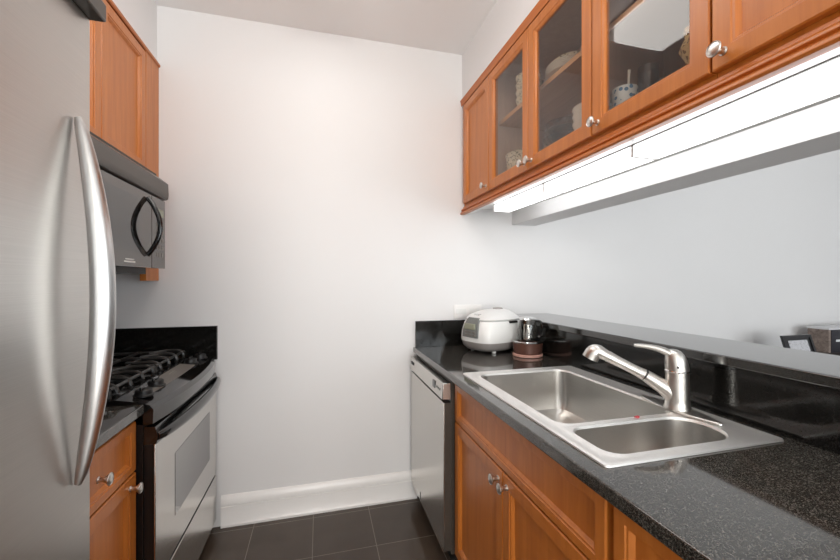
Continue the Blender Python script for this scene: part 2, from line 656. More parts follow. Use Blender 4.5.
def slab_with_hole(bm, outer, inner, z0, z1):
    for z, flip in ((z1, False), (z0, True)):
        vs = []
        es = []
        for loop in (outer, inner):
            v = [bm.verts.new((x, y, z)) for x, y in loop]
            for i in range(len(v)):
                es.append(bm.edges.new((v[i], v[(i + 1) % len(v)])))
            vs.append(v)
        bmesh.ops.triangle_fill(bm, use_beauty=True, use_dissolve=False, edges=es)
        if not flip:
            top = vs
        else:
            bot = vs
    for a, b in zip(top, bot):
        n = len(a)
        for i in range(n):
            j = (i + 1) % n
            bm.faces.new((a[i], a[j], b[j], b[i]))


slab_with_hole(bm, [(CX, -0.6), (1.19, -0.6), (1.19, YB - 0.001), (CX, YB - 0.001)],
               [(SX0 + 0.02, SY0 + 0.02), (SX1 - 0.02, SY0 + 0.02), (SX1 - 0.02, SY1 - 0.02), (SX0 + 0.02, SY1 - 0.02)], 0.882, ZT)
ct = obj('countertop', bm, 'granite', bevel=0.004)
tag(ct, 'long polished black granite countertop holding the sink', 'countertop')

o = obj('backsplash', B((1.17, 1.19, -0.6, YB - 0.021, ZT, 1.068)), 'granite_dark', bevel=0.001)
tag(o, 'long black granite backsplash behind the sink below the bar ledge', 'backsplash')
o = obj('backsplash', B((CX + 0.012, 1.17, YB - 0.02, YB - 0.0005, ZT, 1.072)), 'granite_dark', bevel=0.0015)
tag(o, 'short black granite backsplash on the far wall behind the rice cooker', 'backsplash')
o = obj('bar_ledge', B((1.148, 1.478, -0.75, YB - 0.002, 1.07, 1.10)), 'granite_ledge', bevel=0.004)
tag(o, 'raised granite bar ledge on the half wall behind the sink', 'bar ledge')

# ---- sink
sk = thing('kitchen_sink', 'stainless steel double bowl sink set into the black countertop', 'sink', (0.87, 1.11, ZT))
bowls = [(0.648, 1.062, 0.912, 1.482, (0.05, 0.05, 0.05, 0.05), 0.175), (0.648, 1.045, 0.722, 0.884, (0.045, 0.075, 0.075, 0.045), 0.14)]
bm = bmesh.new()
zr = ZT + 0.005
outer = [rrect(SX0, SX1, SY0, SY1, 0.012, ZT + 0.0008), rrect(SX0 + 0.001, SX1 - 0.001, SY0 + 0.001, SY1 - 0.001, 0.012, ZT + 0.005),
         rrect(SX0 + 0.004, SX1 - 0.004, SY0 + 0.004, SY1 - 0.004, 0.012, ZT + 0.0062),
         rrect(SX0 + 0.012, SX1 - 0.012, SY0 + 0.012, SY1 - 0.012, 0.012, ZT + 0.0062),
         rrect(SX0 + 0.017, SX1 - 0.017, SY0 + 0.017, SY1 - 0.017, 0.014, zr)]
vr = ringloft(bm, outer, False, False)
loops = [vr[-1]]
bowl_meshes = []
for (x0, x1, y0, y1, r, dep) in bowls:
    rr = lambda g, z: rrect(x0 + g, x1 - g, y0 + g, y1 - g, tuple(max(0.012, q - g * 0.6) for q in r), z, 8)
    rings = [rr(-0.010, zr), rr(-0.007, zr + 0.0012), rr(-0.003, zr + 0.001), rr(0, zr - 0.006), rr(0.004, ZT - dep * 0.5), rr(0.009, ZT - dep + 0.035),
             rr(0.018, ZT - dep + 0.012), rr(0.036, ZT - dep + 0.002), rr(0.06, ZT - dep)]
    v2 = ringloft(bm, rings[:4], False, False)
    loops.append(v2[0])
    bmb = bmesh.new()
    ringloft(bmb, rings[3:], False, True)
    bowl_meshes.append(bmb)
es = []
for lp in loops:
    for i in range(len(lp)):
        e = bm.edges.get((lp[i], lp[(i + 1) % len(lp)]))
        es.append(e)
bmesh.ops.triangle_fill(bm, use_beauty=True, use_dissolve=False, edges=es)
obj('rim', bm, 'sink', sk)
for bmb in bowl_meshes:
    obj('bowl', bmb, 'sink_bowl', sk)
for (cx, cy, dep) in ((0.86, 1.21, 0.175), (0.84, 0.803, 0.14)):
    bm = bmesh.new()
    zz = ZT - dep + 0.0005
    lathe(bm, [(0.044, 0), (0.042, 0.003), (0.036, 0.002), (0.03, -0.0005), (0.01, -0.0005), (0.008, 0.006), (0, 0.007)], cx, cy, zz, 'z', 28)
    obj('drain', bm, 'chrome', sk)

# ---- faucet
FX, FY, FZ = 1.072, 0.925, ZT + 0.0063
fa = thing('faucet', 'brushed nickel pull-out faucet with lever on the sink deck', 'faucet', (FX, FY, FZ))
bm = bmesh.new()
pl = []
for z, g in ((FZ, 0.0), (FZ + 0.004, 0.0005), (FZ + 0.006, 0.004)):
    pts = []
    for i in range(40):
        a = 2 * math.pi * i / 40
        L = 0.135 - g
        y = FY + L * math.cos(a)
        w = (0.037 - g) * (1 - 0.5 * abs(math.cos(a)) ** 1.5)
        pts.append((FX + w * math.copysign(abs(math.sin(a)) ** 0.8, math.sin(a)), y, z))
    pl.append(pts)
ringloft(bm, pl)
obj('deck_plate', bm, 'nickel', fa)
bm = bmesh.new()
lathe(bm, [(0, 0.004), (0.037, 0.004), (0.037, 0.010), (0.035, 0.013), (0.0335, 0.03), (0.0315, 0.118), (0, 0.119)], FX, FY, FZ, 'z', 32)
obj('body', bm, 'nickel', fa)
bm = bmesh.new()
lathe(bm, [(0.028, 0.117), (0.0345, 0.118), (0.0355, 0.121), (0.0345, 0.124), (0.028, 0.125)], FX, FY, FZ, 'z', 32)
obj('ring', bm, 'chrome', fa)
# spout: branches from the lower body, rises toward the big bowl
tip = Vector((0.893, 1.062, 1.086))
p0 = Vector((FX, FY, FZ + 0.035))
hd = Vector((tip.x - FX, tip.y - FY, 0)).normalized()
pts = [p0 + hd * 0.0, p0 + hd * 0.03 + Vector((0, 0, 0.026)), p0 + hd * 0.085 + Vector((0, 0, 0.062))]
bm = bmesh.new()
cp = catmull(pts, 6)
tube(bm, cp, [0.034 - 0.0155 * (i / (len(cp) - 1)) ** 0.8 for i in range(len(cp))], 18)
obj('spout_base', bm, 'nickel', fa)
a = pts[-1]
bm = bmesh.new()
wd = (tip - a).normalized()
tube(bm, [a - wd * 0.002, a, a + wd * 0.004, a + wd * 0.006], [0.017, 0.0155, 0.0155, 0.017], 18)
obj('seam_ring', bm, 'black_matte', fa)
bm = bmesh.new()
end = tip + Vector((0, 0, 0.004))
cp = catmull([a + wd * 0.005, a + wd * 0.05, tip - wd * 0.035], 5)
tube(bm, cp, [0.0185 - 0.003 * math.sin(math.pi * i / (len(cp) - 1)) for i in range(len(cp))], 18)
obj('spray_wand', bm, 'nickel', fa)
bm = bmesh.new()
cp = catmull([tip - wd * 0.036, tip - wd * 0.018, tip - wd * 0.001 - Vector((0, 0, 0.001)), tip + hd * 0.012 + Vector((0, 0, -0.009)), tip + hd * 0.021 + Vector((0, 0, -0.026))], 5)
m_ = len(cp) - 1
tube(bm, cp, [0.0170 + 0.0085 * min(1, i / m_ * 1.6) ** 1.5 for i in range(m_ + 1)], 20)
sh = obj('spray_head', bm, 'nickel', fa)
# lever handle dome + lever
bm = bmesh.new()
hl = Vector((-0.80, 0.60, 0)).normalized()
top = FZ + 0.124
dome = []
for k in range(9):
    q = k / 8
    z = top + 0.062 * math.sin(q * math.pi / 2)
    r = 0.0325 * math.cos(q * math.pi / 2 * 0.93) ** 0.75
    sh_ = hl * (0.012 * q)
    dome.append([(FX + sh_.x + r * math.cos(2 * math.pi * i / 28), FY + sh_.y + r * math.sin(2 * math.pi * i / 28), z) for i in range(28)])
ringloft(bm, dome)
obj('handle_cap', bm, 'nickel', fa)
bm = bmesh.new()
c0 = Vector((FX, FY, top))
cp = catmull([c0 + Vector((0, 0, 0.030)) - hl * 0.004, c0 + hl * 0.024 + Vector((0, 0, 0.050)), c0 + hl * 0.055 + Vector((0, 0, 0.062)), c0 + hl * 0.09 + Vector((0, 0, 0.067)), c0 + hl * 0.118 + Vector((0, 0, 0.068))], 5)
m_ = len(cp) - 1
tube(bm, cp, [0.030 - 0.0205 * (i / m_) ** 0.7 for i in range(m_ + 1)], 16, flat=(0.85, 0.55))
obj('lever', bm, 'nickel', fa)
bm = bmesh.new()
pc = c0 + Vector((0, 0, 0.012)) + Vector((-0.7, -0.7, 0)).normalized() * 0.031
lathe(bm, [(0, 0), (0.0035, 0), (0.003, 0.003), (0, 0.003)], pc.x, pc.y, pc.z, 'x', 10, -1)
obj('set_screw', bm, 'black_matte', fa)

# red bit lying on the divider edge
bm = bmesh.new()
pts = [(0.893 + 0.007 * math.cos(q * 0.55), 0.899 + 0.004 * math.sin(q * 0.55), zr + 0.0042 + 0.0015 * math.sin(q * 1.3)) for q in range(14)]
tube(bm, pts, 0.0016, 8)
tag(obj('rubber_band', bm, 'red'), 'small red band lying on the divider between the sink bowls', 'rubber band')

# ================================================================ right base cabinets
XB = 0.575     # face of the doors
CB = 0.597     # carcass front


def base_unit(name, label, y0, y1, kind):
    t = thing(name, label, 'cabinet', ((CB + 1.185) / 2, (y0 + y1) / 2, 0))
    p = 0.018
    obj('body', B((CB, 1.185, y0, y0 + p, 0.1, 0.8), (CB, 1.185, y1 - p, y1, 0.1, 0.8), (CB, 1.185, y0 + p, y1 - p, 0.1, 0.118), (1.167, 1.185, y0 + p, y1 - p, 0.118, 0.70)), 'interior', t)
    obj('face_frame', B((CB - 0.001, CB + 0.018, y0, y0 + 0.02, 0.1, 0.881), (CB - 0.001, CB + 0.018, y1 - 0.02, y1, 0.1, 0.881), (CB - 0.001, CB + 0.018, y0 + 0.02, y1 - 0.02, 0.862, 0.881),
                        (CB - 0.001, CB + 0.018, y0 + 0.02, y1 - 0.02, 0.69, 0.705), (CB - 0.001, CB + 0.018, y0 + 0.02, y1 - 0.02, 0.1, 0.125)), 'wood', t)
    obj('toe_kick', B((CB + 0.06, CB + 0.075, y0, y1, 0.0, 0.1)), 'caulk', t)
    d = obj('drawer_front', panel_front(XB, -1, y0 + 0.004, y1 - 0.012, 0.703, 0.868, stile=0.045, rail=0.038), 'wood', t)
    if kind == 'pair':
        ym = (y0 + y1) / 2
        d1 = obj('door', panel_front(XB, -1, ym + 0.0015, y1 - 0.012, 0.115, 0.697), 'wood', t)
        knob(d1, XB, -1, ym + 0.03, 0.662)
        d2 = obj('door', panel_front(XB, -1, y0 + 0.004, ym - 0.0015, 0.115, 0.697), 'wood', t)
        knob(d2, XB, -1, ym - 0.03, 0.662)
    else:
        knob(d, XB, -1, (y0 + y1) / 2, 0.785)
        d1 = obj('door', panel_front(XB, -1, y0 + 0.004, y1 - 0.004, 0.115, 0.697), 'wood', t)
        knob(d1, XB, -1, y1 - 0.035, 0.662)
    return t


base_unit('base_cabinet', 'wide honey maple sink cabinet with two doors and a false drawer beside the dishwasher', 0.655, 1.578, 'pair')
base_unit('base_cabinet', 'maple drawer cabinet under the countertop corner nearest the camera', 0.20, 0.652, 'single')
base_unit('base_cabinet', 'maple drawer cabinet at the near end of the sink counter', -0.58, 0.197, 'single')

# ---- dishwasher
dw = thing('dishwasher', 'stainless steel dishwasher under the far end of the black countertop', 'dishwasher', (0.85, 1.89, 0))
DY0, DY1 = 1.586, 2.205
obj('body', B((0.566, 1.14, DY0, DY1, 0.1, 0.872)), 'cap', dw)
bm = bmesh.new()
box(bm, 0.531, 0.536, DY0 + 0.002, DY1 - 0.002, 0.115, 0.775)
dwd = obj('door', bm, 'steel_door', dw, bevel=0.002)
obj('door_edge', B((0.5362, 0.566, DY0 + 0.003, DY1 - 0.003, 0.116, 0.774)), 'cap', dwd)
bm = bmesh.new()
prism_y(bm, [(0.524, 0.79), (0.528, 0.862), (0.566, 0.866), (0.566, 0.787)], DY0 + 0.002, DY1 - 0.002)
cpn = obj('control_panel', bm, 'steel_door', dw, bevel=0.003)
obj('handle_recess', B((0.5312, 0.5315, 1.70, 1.98, 0.752, 0.774)), 'caulk', dw)
obj('vent_slot', B((0.5238, 0.5258, 2.115, 2.175, 0.828, 0.842)), 'caulk', cpn)
obj('display', B((0.5235, 0.5258, 1.70, 1.735, 0.812, 0.846)), 'black_gloss', cpn)
bm = bmesh.new()
for k in range(3):
    box(bm, 0.5238, 0.5254, 1.625 + 0.022 * k, 1.633 + 0.022 * k, 0.822, 0.832)
obj('buttons', bm, 'btn', cpn)
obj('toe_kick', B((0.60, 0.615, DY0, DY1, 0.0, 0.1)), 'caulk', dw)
obj('latch', B((0.5295, 0.5312, 1.985, 1.992, 0.125, 0.165)), 'caulk', dw)

# ================================================================ right wall cabinets
XU = 0.861
CU = 0.882
ZU0, ZU1 = 1.795, 2.405


def wall_unit(label, y0, y1, doors, interior='interior', shelf='shelf'):
    t = thing('wall_cabinet', label, 'cabinet', ((CU + HX0) / 2, (y0 + y1) / 2, 1.735))
    p = 0.016
    zb, zt = 1.782, 2.43
    obj('body', B((CU + 0.012, HX0 - 0.001, y0, y0 + p, zb, zt), (CU + 0.012, HX0 - 0.001, y1 - p, y1, zb, zt), (CU + 0.012, HX0 - 0.001, y0 + p, y1 - p, zb, zb + 0.068),
                  (CU + 0.012, HX0 - 0.001, y0 + p, y1 - p, zt - p, zt), (HX0 - 0.036, HX0 - 0.026, y0 + p, y1 - p, zb + 0.068, zt - p)), interior, t)
    f = 0.03
    obj('face_frame', B((CU, CU + 0.018, y0, y0 + f, zb, zt), (CU, CU + 0.018, y1 - f, y1, zb, zt), (CU, CU + 0.018, y0 + f, y1 - f, zb, zb + 0.0675), (CU, CU + 0.018, y0 + f, y1 - f, zt - f, zt)), 'wood', t)
    if any(g for _, _, g, _ in doors):
        sz = 2.135
        sh = obj('shelf', B((CU + 0.035, HX0 - 0.037, y0 + p, y1 - p, sz, sz + 0.018)), shelf, t)
        obj('edge_band', B((CU + 0.032, CU + 0.035, y0 + p, y1 - p, sz - 0.001, sz + 0.019)), 'shelf', sh)
    if y0 < 0.3:
        obj('end_panel', B((CU + 0.0005, HX0 - 0.001, y0 - 0.006, y0 - 0.0002, 1.736, 2.446)), 'wood', t)
    for a, b, gl, ky in doors:
        d = obj('door', panel_front(XU, -1, a + 0.0015, b - 0.0015, ZU0, ZU1, glazed=gl), 'wood', t)
        if gl:
            obj('pane', B((XU + 0.011, XU + 0.014, a + 0.052, b - 0.052, ZU0 + 0.052, ZU1 - 0.052)), 'pane', d)
        knob(d, XU, -1, ky, ZU0 + 0.032)
    return t


wall_unit('narrow maple wall cabinet with solid door in the far corner', 1.832, 2.226, [(1.832, 2.195, False, 1.862)])
wall_unit('maple wall cabinet with two glass doors holding bowls and plates', 1.090, 1.83, [(1.441, 1.83, True, 1.468), (1.052, 1.441, True, 1.414)])
wall_unit('maple wall cabinet with one glass door, a blue mug and a pale shelf', 0.662, 1.088, [(0.662, 1.05, True, 1.022)], 'interior_dark', 'cream')
wall_unit('maple wall cabinet with solid door and round knob at the top right', 0.272, 0.66, [(0.272, 0.66, False, 0.632)])

# crown strip and valance moulding
bm = bmesh.new()
prism_y(bm, [(0.905, 2.4305), (0.864, 2.4305), (0.864, 2.412), (0.861, 2.418), (0.858, 2.436), (0.854, 2.4465), (0.905, 2.4465)], 0.272, YB - 0.001)
tag(obj('crown_molding', bm, 'wood_y'), 'thin maple crown strip along the top of the right wall cabinets', 'molding')
bm = bmesh.new()
prism_y(bm, [(0.881, 1.781), (0.8755, 1.781), (0.873, 1.772), (0.866, 1.768), (0.862, 1.762), (0.862, 1.757), (0.868, 1.754), (0.864, 1.749), (0.858, 1.746), (0.855, 1.740), (0.855, 1.736), (0.860, 1.731), (0.881, 1.731)], 0.272, YB - 0.001)
tag(obj('valance_molding', bm, 'wood_y'), 'beaded maple valance along the bottom of the right wall cabinets', 'molding')
o = obj('underside_panel', B((0.8815, 0.921, 0.272, YB - 0.001, 1.735, 1.77), (0.8815, HX0 - 0.001, 0.272, YB - 0.001, 1.7705, 1.7815)), 'trim')
tag(o, 'white panel under the right wall cabinets carrying the light strips', 'panel')


def strip(y0, y1, label):
    t = thing('light_strip', label, 'under-cabinet light', (0.975, (y0 + y1) / 2, 1.70))
    bm = B((0.925, 1.036, y0, y0 + 0.004, 1.6985, 1.770), (0.925, 1.036, y1 - 0.004, y1, 1.6985, 1.770), (0.934, 1.030, y0 + 0.004, y1 - 0.004, 1.764, 1.770),
           (1.016, 1.036, y0 + 0.004, y1 - 0.004, 1.6985, 1.7008))
    obj('housing', bm, 'trim', t)
    obj('lens_clip', B((0.9213, 0.9285, y0 + 0.0045, y1 - 0.0045, 1.7325, 1.769)), 'cap', t, 'thin dark seam strip')  # dark box painted in as the shade of the gap beside the lens
    bm = bmesh.new()
    prism_y(bm, [(0.931, 1.763), (0.929, 1.708), (0.934, 1.7015), (1.032, 1.7015), (1.032, 1.763)], y0 + 0.0045, y1 - 0.0045)
    obj('diffuser', bm, 'tube', t)
    return t


strip(1.425, 1.90, 'glowing under-cabinet light strip farthest from the camera, in the far corner')
strip(0.950, 1.423, 'glowing under-cabinet light strip in the middle of the row')
strip(0.30, 0.948, 'long glowing under-cabinet light strip nearest the camera')

# ---- contents of the glass cabinets
ZS = 2.1535
ZBt = 1.8505


def bowl(name, mat, cx, cy, z, r, h, label, cat, group=None, n=32):
    bm = bmesh.new()
    lathe(bm, [(0, 0), (r * 0.5, 0), (r * 0.55, h * 0.08), (r * 0.85, h * 0.5), (r, h), (r * 0.96, h), (r * 0.8, h * 0.52), (r * 0.48, h * 0.14), (0, h * 0.12)], cx, cy, z, 'z', n)
    o = obj(name, bm, mat)
    return tag(o, label, cat, group)


def cyl_cup(name, mat, cx, cy, z, r, h, label, cat, handle=0, group=None):
    t = thing(name, label, cat, (cx, cy, z), group)
    bm = bmesh.new()
    lathe(bm, [(0, 0), (r * 0.92, 0), (r, 0.004), (r, h), (r - 0.003, h), (r - 0.003, 0.006), (0, 0.006)], cx, cy, z, 'z', 28)
    obj('vessel', bm, mat, t)
    if handle:
        bm = bmesh.new()
        pts = [(cx, cy + handle * (r - 0.002), z + h * 0.8), (cx, cy + handle * (r + 0.022), z + h * 0.78), (cx, cy + handle * (r + 0.027), z + h * 0.5), (cx, cy + handle * (r + 0.018), z + h * 0.28), (cx, cy + handle * (r - 0.002), z + h * 0.22)]
        tube(bm, catmull(pts, 4), 0.005, 8, up=Vector((1, 0, 0)))
        obj('handle', bm, mat, t)
    return t


# door 1: nested bowls on the shelf, basket bowl below
lab = ['patterned cream bowl at the base of the stack behind the first glass door',
       'patterned cream bowl second in the shelf stack behind the first glass door',
       'patterned cream bowl third in the shelf stack behind the first glass door',
       'patterned cream bowl topmost of the shelf stack behind the first glass door']
for k in range(4):
    bowl('bowl', 'china_pat', 0.99, 1.65, ZS + k * 0.036, 0.062, 0.055, lab[k], 'bowl', 'stacked bowls on the cabinet shelf')
bm = bmesh.new()
lathe(bm, [(0, 0), (0.075, 0), (0.09, 0.01), (0.095, 0.098), (0.10, 0.106), (0.094, 0.110), (0.088, 0.10), (0.082, 0.012), (0, 0.01)], 1.01, 1.715, ZBt, 'z', 40)
tag(obj('serving_bowl', bm, 'china_grid'), 'cream serving bowl with dark checked pattern on the cabinet floor', 'bowl')
bowl('bowl', 'china', 1.08, 1.55, ZBt, 0.055, 0.06, 'small plain white bowl beside the checked serving bowl', 'bowl')
# door 2: plates on shelf, glass dishes and white bowls below
for k in range(5):
    bm = bmesh.new()
    r = 0.105
    lathe(bm, [(0, 0), (r * 0.6, 0), (r, 0.016), (r * 0.99, 0.019), (r * 0.6, 0.005), (0, 0.004)], 1.01, 1.35, ZS + 0.0075 * k, 'z', 40)
    tag(obj('plate', bm, 'china'), 'white plate in the stack on the shelf behind the second glass door', 'plate', 'white plates stacked on the shelf')
bowl('bowl', 'china', 1.0, 1.18, ZS, 0.06, 0.06, 'white bowl on the shelf beside the stacked plates', 'bowl')
bowl('platter', 'china_pat', 1.01, 1.35, ZS + 0.050, 0.08, 0.022, 'patterned dish resting on top of the stacked white plates', 'dish')
for k in range(3):
    bowl('glass_dish', 'jug', 0.985, 1.36, ZBt + k * 0.03, 0.085 - 0.004 * k, 0.06, ['clear glass dish at the bottom of the stack behind the second glass door', 'clear glass dish in the middle of the stack behind the second glass door', 'clear glass dish on top of the stack behind the second glass door'][k], 'dish', 'stacked glass dishes')
for k in range(3):
    bowl('bowl', 'china', 0.99, 1.195, ZBt + k * 0.028, 0.075, 0.06, ['white bowl at the bottom of the nested stack on the cabinet floor', 'white bowl in the middle of the nested stack on the cabinet floor', 'white bowl on top of the nested stack on the cabinet floor'][k], 'bowl', 'nested white bowls on the cabinet floor')
cyl_cup('drinking_glass', 'jug', 1.12, 1.22, ZBt, 0.034, 0.20, 'clear tumbler standing behind the nested white bowls', 'glass')
# door 3: mug with brush, glass tumbler, gold ornament
mg = cyl_cup('mug', 'mug_blue', 0.955, 1.010, ZBt, 0.038, 0.088, 'white mug with blue pattern behind the third glass door', 'mug', 1)
bm = bmesh.new()
tube(bm, [(0.958, 1.005, ZBt + 0.008), (0.955, 0.995, ZBt + 0.09), (0.952, 0.988, ZBt + 0.14)], [0.0022, 0.003, 0.0045], 8)
tag(obj('spoon', bm, 'china'), 'white stirring spoon standing in the blue patterned mug', 'spoon')
cyl_cup('drinking_glass', 'jug', 1.06, 1.02, ZBt, 0.032, 0.18, 'tall clear tumbler behind the blue patterned mug', 'glass')
bm = bmesh.new()
lathe(bm, [(0, 0), (0.035, 0), (0.038, 0.01), (0.02, 0.03), (0.03, 0.06), (0.045, 0.09), (0.03, 0.12), (0.035, 0.14), (0, 0.16)], 0.97, 0.775, ZBt, 'z', 9)
tag(obj('ornament', bm, 'gold'), 'small gold textured ornament at the right side of the third glass door', 'ornament')

# ================================================================ left side
XLc = -0.803
# ---- wall cabinet above the microwave
t = thing('wall_cabinet', 'maple wall cabinet with paired doors above the microwave', 'cabinet', (-0.97, 1.70, 1.835))
obj('body', B((XL, -0.824, 1.32, 1.336, 1.835, 2.425), (XL, -0.824, 2.064, 2.08, 1.835, 2.425), (XL, -0.824, 1.336, 2.064, 1.835, 1.851), (XL, -0.824, 1.336, 2.064, 2.409, 2.425)), 'wood', t)
for a, b, ky in ((1.32, 1.70, 1.672), (1.70, 2.08, 1.728)):
    d = obj('door', panel_front(XLc, 1, a + 0.0015, b - 0.0015, 1.84, 2.412), 'wood', t)
obj('filler_strip', B((-0.83, -0.803, 2.0815, YB - 0.001, 1.318, 2.425)), 'wood', t, bevel=0.0015)
bm = bmesh.new()
prism_y(bm, [(-0.83, 2.4255), (-0.802, 2.4255), (-0.8015, 2.418), (-0.797, 2.422), (-0.7955, 2.4315), (-0.83, 2.4315)], 0.80, YB - 0.001)
tag(obj('crown_molding', bm, 'wood_y'), 'thin maple crown strip along the top of the left wall cabinets', 'molding')
# cabinet between fridge and microwave
t = thing('wall_cabinet', 'tall maple wall cabinet between the refrigerator and the microwave', 'cabinet', (-0.97, 1.06, 1.42))
obj('body', B((XL, -0.824, 0.80, 1.3185, 1.42, 2.425)), 'wood', t)
d = obj('door', panel_front(XLc, 1, 0.802, 1.317, 1.425, 2.412), 'wood', t)
knob(d, XLc, 1, 1.28, 1.46)
# cabinet over the fridge
t = thing('wall_cabinet', 'maple wall cabinet above the refrigerator', 'cabinet', (-0.97, 0.32, 1.90))
obj('body', B((XL, -0.824, -0.14, 0.7985, 1.90, 2.425)), 'wood', t)
for a, b in ((-0.138, 0.329), (0.331, 0.797)):
    d = obj('door', panel_front(XLc, 1, a, b, 1.905, 2.412), 'wood', t)
    knob(d, XLc, 1, (b - 0.03) if a < 0 else (a + 0.03), 1.94)

# ---- microwave
MX = -0.73
MY0, MY1 = 1.342, 2.102
mw = thing('microwave', 'black over-the-range microwave with curved handle under the maple cabinet', 'microwave', (-0.93, 1.72, 1.376))
obj('body', B((XL + 0.002, MX - 0.03, MY0, 2.08, 1.385, 1.832)), 'black_matte', mw)
bm = bmesh.new()
prism_y(bm, [(-0.79, 1.7), (-0.79, 1.83), (-0.752, 1.818), (-0.717, 1.79), (-0.715, 1.74), (-0.717, 1.718), (-0.722, 1.712)], MY0, MY1 + 0.002)
obj('vent_hood', bm, 'cap', mw, bevel=0.002)
obj('door', B((MX - 0.03, MX, MY0, 1.948, 1.376, 1.706)), 'mw_glass', mw, bevel=0.003)
cpn = obj('control_panel', B((MX - 0.03, MX, 1.951, MY1, 1.376, 1.706)), 'mw_glass', mw, bevel=0.003)
obj('window', B((MX - 0.001, MX + 0.0008, MY0 + 0.03, 1.84, 1.44, 1.668)), 'black_glass', mw)
bm = bmesh.new()
for k in range(5):
    for q in range(3):
        box(bm, MX - 0.001, MX + 0.0012, 2.00 + q * 0.028, 2.02 + q * 0.028, 1.43 + k * 0.035, 1.45 + k * 0.035)
obj('buttons', bm, 'panel_grey', cpn)
obj('display', B((MX - 0.001, MX + 0.0012, 1.995, 2.08, 1.62, 1.655)), 'lcd', cpn)
bm = bmesh.new()
pts = []
for k in range(17):
    q = k / 16
    pts.append((MX + 0.002 + 0.050 * math.sin(math.pi * q) ** 0.85, 1.898, 1.43 + 0.252 * q))
tube(bm, pts, 0.0095, 12, flat=(1.1, 0.9), up=Vector((0, 1, 0)))
obj('handle', bm, 'black_gloss', mw)
obj('badge', B((MX, MX + 0.0012, 1.70, 1.79, 1.392, 1.398), (MX, MX + 0.0012, 1.71, 1.78, 1.403, 1.407)), 'cushion', mw)
obj('underside', B((XL + 0.01, MX - 0.07, MY0 + 0.01, 2.07, 1.350, 1.385)), 'black_matte', mw)

# ---- refrigerator
fx = -0.38
fr = thing('refrigerator', 'tall stainless steel refrigerator with long bowed handle at the left', 'refrigerator', (-0.75, 0.32, 0))
obj('body', B((XL + 0.02, fx - 0.065, -0.13, 0.768, 0.02, 1.762)), 'cap', fr)
obj('gasket', B((fx - 0.0649, fx - 0.056, -0.12, 0.76, 0.08, 1.755)), 'caulk', fr)
def fridge_front(z0, z1):
    bm = bmesh.new()
    cyf, hw, bulge = 0.32, 0.455, 0.0
    prof = [(fx - 0.056, -0.135), (fx - 0.012, -0.135)]
    for k in range(41):
        y = -0.130 + 0.900 * k / 40
        prof.append((fx - 0.0 + bulge * (1 - ((y - cyf) / hw) ** 2), y))
    prof += [(fx - 0.012, 0.775), (fx - 0.056, 0.775)]
    a = [(x, y, z0) for x, y in prof]
    b = [(x, y, z1) for x, y in prof]
    ringloft(bm, [a, b])
    return bm


dr = obj('door', fridge_front(0.70, 1.768), 'fridge', fr, bevel=0.003, seg=2)
dr2 = obj('freezer_drawer', fridge_front(0.06, 0.692), 'fridge', fr, bevel=0.003, seg=2)
hz0, hz1, hy = 0.995, 1.582, 0.728
cp = []
rr_ = []
for k in range(33):
    q = k / 32
    cp.append((fx + 0.006 + 0.034 * math.sin(math.pi * q) ** 0.85, hy - 0.004, hz0 + (hz1 - hz0) * q))
    rr_.append(0.005 + 0.0125 * math.sin(math.pi * q) ** 0.55)
bm = bmesh.new()
tube(bm, cp, rr_, 18, flat=(1.0, 0.75), up=Vector((0, 1, 0)))
obj('handle', bm, 'handle', dr)
bm = bmesh.new()
tube(bm, catmull([(fx + 0.07, 0.0, 0.655), (fx + 0.085, 0.3, 0.655), (fx + 0.07, 0.64, 0.655)], 8), 0.011, 14)
box(bm, fx, fx + 0.07, 0.01, 0.03, 0.647, 0.663)
box(bm, fx, fx + 0.07, 0.61, 0.63, 0.647, 0.663)
obj('drawer_handle', bm, 'handle', dr2)
hc = obj('hinge_cover', B((fx - 0.07, fx + 0.022, 0.70, 0.775, 1.769, 1.80)), 'cap', fr, bevel=0.003)

# ---- left base run: counter, cabinet, range
LXB = -0.578
t = thing('base_cabinet', 'maple base cabinet with drawer and door between refrigerator and range', 'cabinet', (-0.86, 1.2, 0))
obj('body', B((XL + 0.001, LXB - 0.021, 0.97, 1.428, 0.1, 0.881)), 'wood', t)
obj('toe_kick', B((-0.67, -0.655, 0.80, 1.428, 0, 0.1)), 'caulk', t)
d = obj('drawer_front', panel_front(LXB, 1, 0.975, 1.426, 0.703, 0.862, stile=0.045, rail=0.038), 'wood', t)
knob(d, LXB, 1, 1.205, 0.782)
d = obj('door', panel_front(LXB, 1, 0.975, 1.426, 0.115, 0.697), 'wood', t)
knob(d, LXB, 1, 1.385, 0.662)
obj('filler_panel', B((XL + 0.001, LXB - 0.002, 0.79, 0.9685, 0.1, 0.881)), 'wood', t)
o = obj('countertop', B((XL + 0.001, -0.557, 0.785, 1.432, 0.882, ZT)), 'granite', bevel=0.004)
tag(o, 'short black granite countertop between the refrigerator and the range', 'countertop')
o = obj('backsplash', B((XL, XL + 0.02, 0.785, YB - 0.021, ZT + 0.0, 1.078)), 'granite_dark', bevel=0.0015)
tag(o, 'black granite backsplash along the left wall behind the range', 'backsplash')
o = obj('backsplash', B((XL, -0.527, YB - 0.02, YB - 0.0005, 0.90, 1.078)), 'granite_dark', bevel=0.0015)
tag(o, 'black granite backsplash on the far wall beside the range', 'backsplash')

RY0, RY1 = 1.436, 2.205
RC = (RY0 + RY1) / 2
RX = -0.528
rg = thing('gas_range', 'stainless steel and black gas range against the far wall', 'range', (-0.82, RC, 0))
obj('body', B((XL + 0.025, RX - 0.035, RY0, RY1, 0.05, 0.905)), 'black_matte', rg)
obj('drawer_box', B((RX - 0.0348, RX - 0.0062, RY0 + 0.005, RY1 - 0.004, 0.061, 0.291)), 'black_matte', rg)
obj('plinth', B((XL + 0.05, RX - 0.06, RY0 + 0.02, RY1 - 0.02, 0, 0.05)), 'caulk', rg)


